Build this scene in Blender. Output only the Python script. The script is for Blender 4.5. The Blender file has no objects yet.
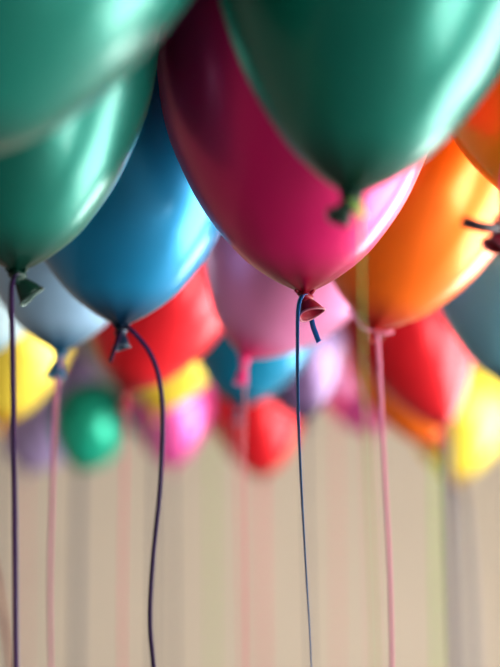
import bpy, bmesh, math, random
from mathutils import Vector, Matrix
PI = math.pi
COL = bpy.context.scene.collection
S = bpy.context.scene
random.seed(4)

# ------------------------------------------------------------------ camera
F = 1569.0                       # focal length in pixels of the 500x667 frame
CZ = 1.90                        # camera height
PITCH = math.radians(7.9)        # tilted up a little
cam = bpy.data.cameras.new('camera')
co = bpy.data.objects.new('camera', cam); COL.objects.link(co)
co.location = (0, 0, CZ); co.rotation_euler = (PI/2 + PITCH, 0, 0)
cam.sensor_fit = 'VERTICAL'; cam.sensor_height = 36.0; cam.lens = F/667*36.0
cam.clip_start = 0.05
cam.dof.use_dof = True; cam.dof.focus_distance = 1.60; cam.dof.aperture_fstop = 2.15
S.camera = co
CEIL = 2.62                      # ceiling height: the balloons rest against it

def at(px, py, d):
    """point at distance d (along the floor) seen in direction px,py"""
    x = (px-250)/F; y = (333.5-py)/F
    dy = math.cos(PITCH) - y*math.sin(PITCH)
    dz = math.sin(PITCH) + y*math.cos(PITCH)
    return Vector((x/dy*d, d, CZ + dz/dy*d))

# ------------------------------------------------------------------ materials
def new_mat(name):
    m = bpy.data.materials.new(name); m.use_nodes = True
    nt = m.node_tree; return m, nt, nt.nodes['Principled BSDF']
def lin(c):
    return tuple((v/255/12.92 if v/255 <= .04045 else ((v/255+.055)/1.055)**2.4) for v in c)
def simple(name, rgb, rough=.5, metal=0, spec=.5):
    m, nt, b = new_mat(name)
    b.inputs['Base Color'].default_value = (*lin(rgb), 1)
    b.inputs['Roughness'].default_value = rough
    b.inputs['Metallic'].default_value = metal
    b.inputs['Specular IOR Level'].default_value = spec
    return m
def plaster(name, rgb, rgb2, scale=1.5, bump=.05):
    m, nt, b = new_mat(name)
    tc = nt.nodes.new('ShaderNodeTexCoord'); n = nt.nodes.new('ShaderNodeTexNoise')
    n.inputs['Scale'].default_value = scale; n.inputs['Detail'].default_value = 4
    mx = nt.nodes.new('ShaderNodeMix'); mx.data_type = 'RGBA'
    mx.inputs['A'].default_value = (*lin(rgb), 1); mx.inputs['B'].default_value = (*lin(rgb2), 1)
    nt.links.new(tc.outputs['Object'], n.inputs['Vector'])
    nt.links.new(n.outputs['Fac'], mx.inputs['Factor'])
    nt.links.new(mx.outputs['Result'], b.inputs['Base Color'])
    n2 = nt.nodes.new('ShaderNodeTexNoise'); n2.inputs['Scale'].default_value = 90
    bp = nt.nodes.new('ShaderNodeBump'); bp.inputs['Strength'].default_value = bump
    nt.links.new(tc.outputs['Object'], n2.inputs['Vector'])
    nt.links.new(n2.outputs['Fac'], bp.inputs['Height']); nt.links.new(bp.outputs['Normal'], b.inputs['Normal'])
    b.inputs['Roughness'].default_value = .85
    return m

def pearl(name, rgb, deep, metal=.50, rough=.34, coat=.32):
    """pearl latex: thin stretched skin, deeper in colour where it gathers at the neck"""
    m, nt, b = new_mat(name)
    tc = nt.nodes.new('ShaderNodeTexCoord')
    sep = nt.nodes.new('ShaderNodeSeparateXYZ')
    mr = nt.nodes.new('ShaderNodeMapRange')
    mr.interpolation_type = 'SMOOTHSTEP'
    mr.inputs['From Min'].default_value = .0; mr.inputs['From Max'].default_value = .04
    mx = nt.nodes.new('ShaderNodeMix'); mx.data_type = 'RGBA'
    mx.inputs['A'].default_value = (*lin(deep), 1); mx.inputs['B'].default_value = (*lin(rgb), 1)
    nt.links.new(tc.outputs['Object'], sep.inputs[0]); nt.links.new(sep.outputs['Z'], mr.inputs['Value'])
    nt.links.new(mr.outputs['Result'], mx.inputs['Factor'])
    nt.links.new(mx.outputs['Result'], b.inputs['Base Color'])
    b.inputs['Metallic'].default_value = metal
    b.inputs['Roughness'].default_value = rough
    b.inputs['Coat Weight'].default_value = coat
    b.inputs['Specular IOR Level'].default_value = .35
    b.inputs['Coat Roughness'].default_value = .2
    n = nt.nodes.new('ShaderNodeTexNoise'); n.inputs['Scale'].default_value = 9; n.inputs['Detail'].default_value = 1
    bp = nt.nodes.new('ShaderNodeBump'); bp.inputs['Strength'].default_value = .12; bp.inputs['Distance'].default_value = .02
    nt.links.new(tc.outputs['Object'], n.inputs['Vector'])
    nt.links.new(n.outputs['Fac'], bp.inputs['Height']); nt.links.new(bp.outputs['Normal'], b.inputs['Normal'])
    return m

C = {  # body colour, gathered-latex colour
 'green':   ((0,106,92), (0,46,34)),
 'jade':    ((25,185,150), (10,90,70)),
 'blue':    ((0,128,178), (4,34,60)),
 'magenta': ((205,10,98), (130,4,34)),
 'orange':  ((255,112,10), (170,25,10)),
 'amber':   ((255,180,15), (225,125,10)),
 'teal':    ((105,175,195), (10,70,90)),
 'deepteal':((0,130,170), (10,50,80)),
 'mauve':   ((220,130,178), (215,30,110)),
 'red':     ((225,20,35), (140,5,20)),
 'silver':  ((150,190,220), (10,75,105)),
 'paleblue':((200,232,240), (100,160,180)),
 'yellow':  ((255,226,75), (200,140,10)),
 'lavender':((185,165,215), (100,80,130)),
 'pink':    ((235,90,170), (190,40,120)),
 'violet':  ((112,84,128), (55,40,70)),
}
BM = {k: pearl('pearl_latex_'+k, *v) for k, v in C.items()}
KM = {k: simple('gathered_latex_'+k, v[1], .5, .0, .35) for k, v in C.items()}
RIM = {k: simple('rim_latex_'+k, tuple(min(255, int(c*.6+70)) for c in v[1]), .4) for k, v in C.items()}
RB = {
 'purple': simple('ribbon_purple', (64,32,92), .35, 0, .6),
 'navy':   simple('ribbon_navy', (42,18,62), .5, 0, .3),
 'blue':   simple('ribbon_blue', (0,92,168), .35, 0, .6),
 'lime':   simple('ribbon_lime', (150,195,85), .4),
 'pink':   simple('ribbon_pink', (245,150,185), .4),
 'rose':   simple('ribbon_rose', (225,120,130), .4),
 'grey':   simple('ribbon_grey', (95,90,95), .5),
 'black':  simple('ribbon_black', (28,18,34), .4),
 'rust':   simple('ribbon_rust', (150,60,45), .4),
}

# ------------------------------------------------------------------ mesh helpers
def link(name, bm, mat, parent=None, mw=None, smooth=True):
    me = bpy.data.meshes.new(name); bmesh.ops.recalc_face_normals(bm, faces=bm.faces[:])
    for f in bm.faces: f.smooth = smooth
    bm.to_mesh(me); bm.free(); me.materials.append(mat)
    o = bpy.data.objects.new(name, me); COL.objects.link(o)
    if parent: o.parent = parent
    if mw is not None: o.matrix_basis = mw
    return o
def box(bm, lo, hi):
    r = bmesh.ops.create_cube(bm, size=1)
    for v in r['verts']:
        v.co = Vector([lo[i] + (v.co[i]+.5)*(hi[i]-lo[i]) for i in range(3)])
def lathe(bm, prof, n=48, fold=0, nf=7, ph=0, fl=.018, closed=False, squash=1):
    rings = []
    for (z, r) in prof:
        if r < 1e-6: rings.append([bm.verts.new((0, 0, z))]); continue
        ring = []
        for i in range(n):
            a = 2*PI*i/n
            rr = r*(1 + fold*math.exp(-abs(z)/fl)*math.sin(nf*a+ph)*(.7+.3*math.sin(3*a+1)))
            ring.append(bm.verts.new((rr*math.cos(a), rr*math.sin(a)*squash, z)))
        rings.append(ring)
    pairs = list(zip(rings[:-1], rings[1:]))
    if closed: pairs.append((rings[-1], rings[0]))
    for A, B in pairs:
        if len(A) == 1 and len(B) == 1: continue
        for i in range(n):
            j = (i+1) % n
            if len(A) == 1: bm.faces.new((A[0], B[i], B[j]))
            elif len(B) == 1: bm.faces.new((A[i], A[j], B[0]))
            else: bm.faces.new((A[i], A[j], B[j], B[i]))

def cr(p, t):           # catmull-rom through a list of vectors, t in 0..len-1
    i = min(int(t), len(p)-2); u = t-i
    a = p[max(i-1, 0)]; b = p[i]; c = p[i+1]; d = p[min(i+2, len(p)-1)]
    return .5*((2*b) + (c-a)*u + (2*a-5*b+4*c-d)*u*u + (3*b-a-3*c+d)*u**3)

# profile of an inflated balloon: height above the knot, radius (metres, before scaling)
KEY = [(0,.0055),(.005,.018),(.012,.033),(.026,.056),(.043,.075),(.067,.096),(.094,.113),(.13,.130),(.17,.1385),
       (.21,.140),(.25,.134),(.29,.117),(.325,.087),(.347,.054),(.357,.026),(.360,0)]
def profile(s, w, point=0):
    P = [Vector((z*s, r*s*w, 0)) for z, r in KEY]
    out = []
    N = 46
    for k in range(N+1):
        v = cr(P, k/N*(len(P)-1)); 
        r = max(v.y, 0)
        if point: r *= 1 - point*math.exp(-v.x/.07)*(1-math.exp(-v.x/.02))
        out.append((v.x, r))
    out[-1] = (out[-1][0], 0)
    return out

def knot_mesh(sc, seed):
    bm = bmesh.new(); rnd = random.Random(seed)
    # two crossed rolled loops of latex pulled tight, on a short stem
    for k, (tilt, z0, R, r) in enumerate([(.25, -.002, .0042, .0026), (-.5, -.0055, .0036, .0024), (.9, -.004, .0034, .0018)]):
        M = Matrix.Translation((rnd.uniform(-.0008,.0008), 0, z0)) @ Matrix.Rotation(tilt+rnd.uniform(-.2,.2), 4, 'Y') @ Matrix.Rotation(rnd.uniform(-.4,.4), 4, 'X')
        nu, nv = 20, 8; g = []
        for i in range(nu):
            a = 2*PI*i/nu; ring = []
            for j in range(nv):
                b = 2*PI*j/nv; rr = r*(1+.15*math.sin(3*a+k))
                ring.append(bm.verts.new(M @ Vector(((R+rr*math.cos(b))*math.cos(a), (R+rr*math.cos(b))*math.sin(a), rr*math.sin(b)))))
            g.append(ring)
        for i in range(nu):
            for j in range(nv):
                bm.faces.new((g[i][j], g[(i+1)%nu][j], g[(i+1)%nu][(j+1)%nv], g[i][(j+1)%nv]))
    lathe(bm, [(.003,0),(.003,.0035),(-.003,.0045),(-.009,.0038),(-.0095,0)], 16, .12, 5, seed)
    # a pinched pleat that stands up beside the knot
    for s in (-1, 1):
        p = [Vector((s*.004,0,-.001)), Vector((s*.007,-.002,.002)), Vector((s*.006,-.003,.005))]
        tube(bm, p, [.0017,.0016,.0008], 8)
    for v in bm.verts: v.co *= sc
    return bm
def tube(bm, pts, rad, n=8):
    rings = []
    for i, p in enumerate(pts):
        t = (pts[min(i+1, len(pts)-1)] - pts[max(i-1, 0)]).normalized()
        u = t.orthogonal().normalized(); v = t.cross(u)
        rings.append([bm.verts.new(p + rad[i]*(u*math.cos(2*PI*k/n)+v*math.sin(2*PI*k/n))) for k in range(n)])
    for A, B in zip(rings[:-1], rings[1:]):
        for i in range(n): bm.faces.new((A[i], A[(i+1)%n], B[(i+1)%n], B[i]))
    bm.faces.new(rings[0]); bm.faces.new(rings[-1])

def nozzle_mesh(sc, L, R, fold, seed):
    """flared open skirt of loose latex below the knot, pointing along -Z"""
    bm = bmesh.new()
    out = [(0,.0032),(-.12*L,.0040),(-.3*L,.30*R+.0028),(-.55*L,.62*R+.001),(-.8*L,.86*R),(-L,.96*R)]
    inn = [(z*.97, r-.0007) for z, r in reversed(out[1:])]
    lathe(bm, out+inn+[(-.1*L, 0)], 40, fold, 5, seed, L*.8, squash=.8)
    for v in bm.verts: v.co *= sc
    return bm
def rim_mesh(sc, L, R):
    bm = bmesh.new(); n, m = 40, 10; r = .0012; g = []
    for i in range(n):
        a = 2*PI*i/n; ring = []
        for j in range(m):
            b = 2*PI*j/m
            ring.append(bm.verts.new(((R*.97+r*math.cos(b))*math.cos(a), .8*(R*.97+r*math.cos(b))*math.sin(a), -L+r*math.sin(b)+.0012*math.sin(2*a))))
        g.append(ring)
    for i in range(n):
        for j in range(m): bm.faces.new((g[i][j], g[(i+1)%n][j], g[(i+1)%n][(j+1)%m], g[i][(j+1)%m]))
    for v in bm.verts: v.co *= sc
    return bm

def strip_mesh(pts, width, twist0=0, twist1=0, th=.0004, origin=Vector((0,0,0)), widths=None, n=None, curl=0):
    """a flat ribbon swept along pts (world), turned from twist0 to twist1"""
    bm = bmesh.new(); n = n or max(24, 14*len(pts)); P = [cr(pts, (len(pts)-1)*k/n) for k in range(n+1)]
    prev = None; side = Vector((1,0,0))
    for k, p in enumerate(P):
        t = (P[min(k+1,n)]-P[max(k-1,0)]).normalized()
        side = (side - t*side.dot(t)); 
        side = side.normalized() if side.length > 1e-5 else t.orthogonal().normalized()
        f = k/n; a = twist0+(twist1-twist0)*f + curl*math.sin(5.3*f*len(pts)*.5)
        nrm = t.cross(side)
        s = side*math.cos(a)+nrm*math.sin(a); q = t.cross(s)
        w = (widths(f) if widths else 1)*width*.5
        ring = [bm.verts.new(p-origin+s*x*w+q*(y*th*.5+ (.12*w if x == 0 else 0))) for x, y in ((-1,-1),(0,-1),(1,-1),(1,1),(0,1),(-1,1))]
        if prev:
            for i in range(6): bm.faces.new((prev[i], prev[(i+1)%6], ring[(i+1)%6], ring[i]))
        else: bm.faces.new(ring)
        prev = ring
    bm.faces.new(prev)
    return bm

# ------------------------------------------------------------------ balloons
def support(s, w, lean):
    c, sn = math.cos(lean), math.sin(lean)
    return max(z*c + r*sn for z, r in profile(s, w))
GROUP = 'party balloons floating against the ceiling'
REPORT = []
def balloon(label, colour, px, py, d, lean=0, toward=0, dia=.275, noz=(0,0), nl=.017, nr=.012, fold=.08, point=0,
            ribbon=None, rw=.005, rpts=None, rtw=(0,.6), tail=None, ttw=(.1,.5), tw=.95, end=1.15, scale=None, rim=True, seed=None):
    """lean: tilt of the top to the right (deg), toward: tilt of the top towards the camera (deg)
       noz: direction of the open end, degrees right of straight down, degrees towards the camera"""
    K = at(px, py, d)
    seed = seed or int(abs(px)*7+py)
    la, ta = math.radians(lean), math.radians(toward)
    tot = math.acos(max(-1, min(1, math.cos(la)*math.cos(ta))))
    head = CEIL - .004 - K.z
    s = head/support(1, .8, tot); w = dia/.28/s
    s = head/support(1, w, tot)
    if scale: s = scale
    w = dia/.28/s
    REPORT.append((label[:40], round(s, 2), round(w, 2)))
    t = bpy.data.objects.new('balloon', None); COL.objects.link(t)
    t.empty_display_size = .02; t.location = K
    t['label'] = label; t['category'] = 'balloon'; t['group'] = GROUP
    R = (Matrix.Rotation(la, 4, 'Y') @ Matrix.Rotation(ta, 4, 'X'))
    bm = bmesh.new(); lathe(bm, profile(s, w, point), 72, .10, 8, seed, .011)
    link('body', bm, BM[colour], t, R)
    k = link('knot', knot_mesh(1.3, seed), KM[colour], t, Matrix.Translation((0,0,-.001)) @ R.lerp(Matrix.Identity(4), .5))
    na, nb = math.radians(noz[0]), math.radians(noz[1])
    # noz[0] swings the open end to the right, noz[1] towards the camera
    NR = Matrix.Translation((0,0,-.006)) @ Matrix.Rotation(nb, 4, 'X').inverted() @ Matrix.Rotation(-na, 4, 'Y')
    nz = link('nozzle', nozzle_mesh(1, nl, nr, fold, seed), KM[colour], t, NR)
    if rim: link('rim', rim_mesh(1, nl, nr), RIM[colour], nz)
    if ribbon:
        rnd = random.Random(seed+5)
        if rpts:
            pts = [at(x, y, d+dd) for x, y, dd in rpts]
        else:
            pts = []; z = K.z-.004; x = K.x; y = K.y-.006; n = 6
            slant = rnd.uniform(-.012, .012)
            for i in range(n+1):
                f = i/n
                pts.append(Vector((x + slant*f + .010*math.sin(3.1*f+rnd.uniform(-.5,.5))*f, y + rnd.uniform(-.006,.006)*f, z + (end-z)*f)))
        r = link('ribbon', strip_mesh(pts, rw, rtw[0], rtw[1], origin=K), RB[ribbon], t)
        # the turn of ribbon pulled tight round the knot
        c = [Vector((math.cos(a)*.0046, math.sin(a)*.0046, -.0062+.0016*a/PI/2)) for a in [2*PI*q/16 for q in range(17)]]
        bm = bmesh.new(); tube(bm, c, [.0009]*17, 8); link('ribbon_loop', bm, RB[ribbon], r)
        if tail:
            for tl in tail:
                link('ribbon_tail', strip_mesh([at(x, y, d+dd) for x, y, dd in tl], rw*tw, *ttw, origin=K), RB[ribbon], r)
    return t

# --- nearest row
balloon('large dark green balloon in the top left corner, out of focus and nearest the camera', 'green', -62, 160, 1.0, lean=12, dia=.31, noz=(10,10), ribbon='lime', rtw=(1.4,1.5))
balloon('dark green balloon at left with a purple ribbon and its nozzle swung to the right', 'green', 17, 271, 1.45, lean=0, dia=.265, noz=(38,-9), nl=.023, nr=.0135,
        ribbon='purple', rw=.0060, rpts=[(18,274,-.008),(14,277,-.014),(11.5,290,-.02),(12,330,-.02),(13.5,420,-.02),(15,540,-.02),(16,680,-.02),(17,830,-.02),(16,1010,-.02)], rtw=(.5,.0))
balloon('dark magenta balloon in sharp focus at the centre with a blue ribbon', 'magenta', 305, 292, 1.57, lean=-1, toward=3, dia=.295, noz=(20,20), nl=.0195, nr=.0140,
        ribbon='blue', rw=.0058, rpts=[(306,294,-.006),(302,296,-.014),(298.5,306,-.016),(297.5,330,-.016),(298,400,-.016),(301,480,-.016),(306,570,-.016),(311,660,-.016),(313,760,-.016),(310,900,-.01)], rtw=(.1,1.2),
        tail=[[(311,300,.002),(311,312,.012),(313,326,.006),(319,342,0)]])
balloon('dark green balloon at the upper right, with a thin lime ribbon', 'green', 351, 193, 1.16, lean=7, toward=0, dia=.275, point=.12, noz=(-32,25), nl=.019, nr=.010,
        ribbon='lime', rw=.0018, rpts=[(352,196,-.006),(357,207,-.014),(361,225,-.012),(362,300,-.01),(364,390,-.01),(370,520,-.01),(376,690,-.01),(380,1000,-.01)], rtw=(.1,1.25),
        tail=[[(350,203,-.012),(355,200,-.018),(360,206,-.020),(357,214,-.018)],[(354,206,-.020),(359,210,-.022),(363,218,-.018)]], tw=3.2)
balloon('magenta balloon cut by the right edge with a black ribbon end', 'magenta', 504, 224, 1.30, lean=50, dia=.25, noz=(-28,20), nl=.018, nr=.012,
        ribbon='black', rw=.006, rpts=[(504,226,-.008),(514,240,-.012),(518,300,-.012),(522,420,-.012),(524,640,-.012),(520,1000,-.012)], tail=[[(504,226,-.008),(492,228,-.018),(478,226,-.022),(462,221,-.022)]], ttw=(1.5,1.3), tw=1.6)
balloon('amber balloon in the top right corner above the nozzle of the magenta one', 'amber', 560, 215, 1.64, lean=-2, dia=.27, noz=(0,10), ribbon='lime')
# --- second row
balloon('bright blue balloon at the left with a curving dark navy ribbon', 'blue', 121, 325, 1.80, lean=1, dia=.29, noz=(4,12), nl=.021, nr=.010,
        ribbon='navy', rw=.0056, rpts=[(122,328,-.006),(128,328,-.02),(137,336,-.024),(150,353,-.026),(159,378,-.026),(163,420,-.026),(160,490,-.026),(153,560,-.026),(150,620,-.026),(154,672,-.026),(160,760,-.02),(158,900,-.02)], rtw=(.5,1.3),
        tail=[[(120,332,-.008),(118,340,-.016),(114,350,-.016),(110,362,-.012)]])
balloon('large orange balloon at the right with a pink ribbon tied at its knot', 'orange', 375, 328, 1.97, lean=16, dia=.285, noz=(0,55), nl=.012, nr=.010,
        ribbon='pink', rw=.0052, rpts=[(376,330,-.01),(378,340,-.012),(381,400,-.01),(385,480,-.01),(390,580,-.01),(392,700,-.01),(390,860,-.01)], rtw=(.2,.9),
        tail=[[(374,331,-.012),(364,329,-.018),(356,319,-.018),(349,308,-.012)], [(378,331,-.012),(386,333,-.015),(393,331,-.012)]])
balloon('silvery grey blue balloon at the left with a dark teal nozzle, behind the green one', 'silver', 60, 351, 2.10, lean=1, noz=(-10,8), nl=.030, nr=.014, fold=.15,
        ribbon='pink', rw=.0075, rpts=[(60,352,0),(57,380,-.012),(55,420,-.01),(52,500,-.01),(50,600,-.01),(52,720,-.01),(53,850,-.01)], rtw=(.3,1.1))
balloon('grey teal balloon at the right edge, behind the orange one', 'teal', 514, 386, 2.34, lean=0, noz=(0,0), ribbon='rose')
balloon('mauve pink balloon leaning right behind the magenta one at the centre', 'mauve', 245, 357, 2.28, lean=24, dia=.30, noz=(-10,5), nl=.034, nr=.010, ribbon='rose', rw=.0025)
balloon('pale icy blue balloon cut by the left edge, behind the silvery one', 'paleblue', -22, 358, 2.60, lean=3, noz=(5,0), ribbon='rust', rw=.008, rpts=[(-22,360,0),(-20,430,0),(-14,520,0),(-2,585,0),(6,630,0),(12,680,0),(14,760,0)], rtw=(.2,.4))
# --- third row
balloon('red balloon leaning right behind the bright blue one', 'red', 126, 391, 2.75, lean=18, dia=.285, noz=(-5,5), nl=.026, nr=.012, ribbon='rose', rw=.005)
balloon('deep teal balloon with a bright cyan sheen, behind the mauve one', 'deepteal', 238, 407, 3.03, lean=10, dia=.29, noz=(0,5), nl=.024, nr=.012, ribbon='rose', rw=.004)
balloon('large red balloon at the right, leaning left below the orange one', 'red', 446, 428, 3.16, lean=-18, point=.30, noz=(0,5), nl=.022, nr=.011, ribbon='grey', rw=.018, rtw=(0,.1))
balloon('yellow balloon at the left edge below the pale blue ones', 'yellow', 2, 424, 3.35, lean=5, noz=(0,0), ribbon='grey', rw=.006)
balloon('orange balloon leaning left behind the large red one', 'orange', 434, 446, 3.95, lean=-19, noz=(0,0), ribbon='lime', rw=.010)
balloon('yellow balloon between the red and the deep teal ones', 'yellow', 155, 412, 3.80, lean=12, noz=(0,0), ribbon='grey', rw=.010)
balloon('mauve balloon right of the blue ribbon, under the magenta balloon', 'mauve', 336, 404, 4.4, lean=-2, noz=(0,0), ribbon='rose', rw=.006)
# --- far rows
balloon('lavender balloon at the left, behind the pink ribbon', 'lavender', 26, 472, 5.4, lean=17, dia=.36, noz=(0,0), ribbon='rose', rw=.008)
balloon('violet grey balloon behind the blue ribbon', 'violet', 306, 420, 3.5, lean=-9, dia=.25, noz=(15,0), ribbon='grey', rw=.006)
balloon('small round jade green balloon far behind, between the pink and navy ribbons', 'jade', 80, 472, 5.0, lean=13, dia=.25, scale=.82, noz=(0,0), ribbon='grey', rw=.022, rtw=(0,.1))
balloon('small pink balloon hanging low, right of the curving navy ribbon', 'pink', 172, 468, 4.9, lean=-3, noz=(0,0), ribbon='grey', rw=.012)
balloon('magenta balloon far behind, left of the small red one', 'magenta', 212, 430, 5.60, lean=-6, dia=.31, noz=(0,0), ribbon='lime', rw=.010)
balloon('small red balloon at the bottom centre, furthest down of the red ones', 'red', 262, 478, 5.15, lean=-4, dia=.31, noz=(0,0), ribbon='rose', rw=.014)
balloon('pink balloon far behind, right of the centre under the orange one', 'pink', 368, 434, 5.1, lean=-5, dia=.31, noz=(0,0), ribbon='rose', rw=.005)
balloon('yellow balloon at the lower right, below the large red one', 'yellow', 456, 482, 4.85, lean=2, dia=.35, noz=(0,0), ribbon='grey', rw=.026, rtw=(0,.1), rpts=[(456,483,0),(463,500,-.02),(468,560,-.02),(472,640,-.02),(474,740,-.02)])
for r in REPORT: print('SCALE', r)

# ------------------------------------------------------------------ the room
X0, X1, Y0, Y1 = -3.2, 2.7, -2.8, 7.4
wallm = plaster('beige_plaster', (210,196,176), (202,188,168))
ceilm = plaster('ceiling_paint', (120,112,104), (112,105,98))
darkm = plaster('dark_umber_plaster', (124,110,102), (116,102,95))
trimm = simple('painted_wood', (222,214,202), .45)
def struct(name, bm, m, smooth=False):
    o = link(name, bm, m, None, None, smooth); o['kind'] = 'structure'; return o
bm = bmesh.new(); box(bm, (X0-.2,Y0-.2,-.15), (X1+.2,Y1+.2,0)); struct('floor', bm, plaster('grey_carpet', (140,135,132), (126,121,120), 40, .4))
bm = bmesh.new(); box(bm, (X0-.2,Y0-.2,CEIL), (X1+.2,Y1+.2,CEIL+.15)); struct('ceiling', bm, ceilm)
bm = bmesh.new(); box(bm, (X0-.2,Y1,0), (X1+.2,Y1+.2,CEIL)); struct('wall_back', bm, wallm)
bm = bmesh.new(); box(bm, (X0-.2,Y0-.2,0), (X1+.2,Y0,CEIL)); struct('wall_front', bm, darkm)
bm = bmesh.new(); box(bm, (X0-.2,Y0,0), (X0,Y1,CEIL)); struct('wall_left', bm, darkm)
WZ0, WZ1 = .12, 2.22
WIN = [(-1.6, .25), (1.4, 3.2), (3.9, 5.5)]
bm = bmesh.new(); y = Y0
for a, b_ in WIN:
    box(bm, (X1,y,0), (X1+.2,a,CEIL)); box(bm, (X1,a,0), (X1+.2,b_,WZ0)); box(bm, (X1,a,WZ1), (X1+.2,b_,CEIL)); y = b_
box(bm, (X1,y,0), (X1+.2,Y1,CEIL)); struct('wall_right', bm, wallm)
glass, nt, b = new_mat('window_glass'); b.inputs['Transmission Weight'].default_value = 1; b.inputs['Roughness'].default_value = 0; b.inputs['IOR'].default_value = 1.45
# thin clear pane: straight-through transmission with a faint reflection
g = nt.nodes.new('ShaderNodeBsdfTransparent'); gl = nt.nodes.new('ShaderNodeBsdfGlossy'); gl.inputs['Roughness'].default_value = .02
mxs = nt.nodes.new('ShaderNodeMixShader'); mxs.inputs[0].default_value = .06
nt.links.new(g.outputs[0], mxs.inputs[1]); nt.links.new(gl.outputs[0], mxs.inputs[2])
nt.links.new(mxs.outputs[0], nt.nodes['Material Output'].inputs['Surface'])
for i, (a, b_) in enumerate(WIN):
    bm = bmesh.new(); t = .05
    box(bm, (X1+.04,a,WZ0), (X1+.10,b_,WZ0+t)); box(bm, (X1+.04,a,WZ1-t), (X1+.10,b_,WZ1))
    box(bm, (X1+.04,a,WZ0+t), (X1+.10,a+t,WZ1-t)); box(bm, (X1+.04,b_-t,WZ0+t), (X1+.10,b_,WZ1-t))
    m_ = (a+b_)/2; box(bm, (X1+.05,m_-.02,WZ0+t), (X1+.09,m_+.02,WZ1-t))
    box(bm, (X1-.04,a-.05,WZ0-.03), (X1+.04,b_+.05,WZ0))
    w = struct('window_%d' % (i+1), bm, trimm)
    bm = bmesh.new(); box(bm, (X1+.066,a+t,WZ0+t), (X1+.070,b_-t,WZ1-t)); link('pane', bm, glass, w, smooth=False)
    L = bpy.data.lights.new('sky_portal', 'AREA'); L.shape = 'RECTANGLE'; L.size = b_-a; L.size_y = WZ1-WZ0
    L.cycles.is_portal = True
    lo = bpy.data.objects.new('sky_portal', L); COL.objects.link(lo)
    lo.location = (X1+.15, m_, (WZ0+WZ1)/2); lo.rotation_euler = (PI/2, 0, PI/2)
for nm, lo, hi in (('baseboard_back', (X0,Y1-.015,0), (X1,Y1,.09)), ('baseboard_left', (X0,Y0,0), (X0+.015,Y1-.015,.09)),
                   ('baseboard_right', (X1-.015,Y0,0), (X1,Y1-.015,.09)), ('baseboard_front', (X0+.015,Y0,0), (X1-.015,Y0+.015,.09))):
    bm = bmesh.new(); box(bm, lo, hi); struct(nm, bm, trimm)

# ------------------------------------------------------------------ daylight
w = bpy.data.worlds.new('overcast_sky'); S.world = w; w.use_nodes = True
bg = w.node_tree.nodes['Background']
bg.inputs['Color'].default_value = (1,.99,.97,1); bg.inputs['Strength'].default_value = 20.5
S.view_settings.view_transform = 'Standard'; S.view_settings.look = 'None'; S.view_settings.gamma = 1
S.view_settings.use_curve_mapping = False
S.view_settings.exposure = 0.0
S.cycles.max_bounces = 8
S.cycles.diffuse_bounces = 4
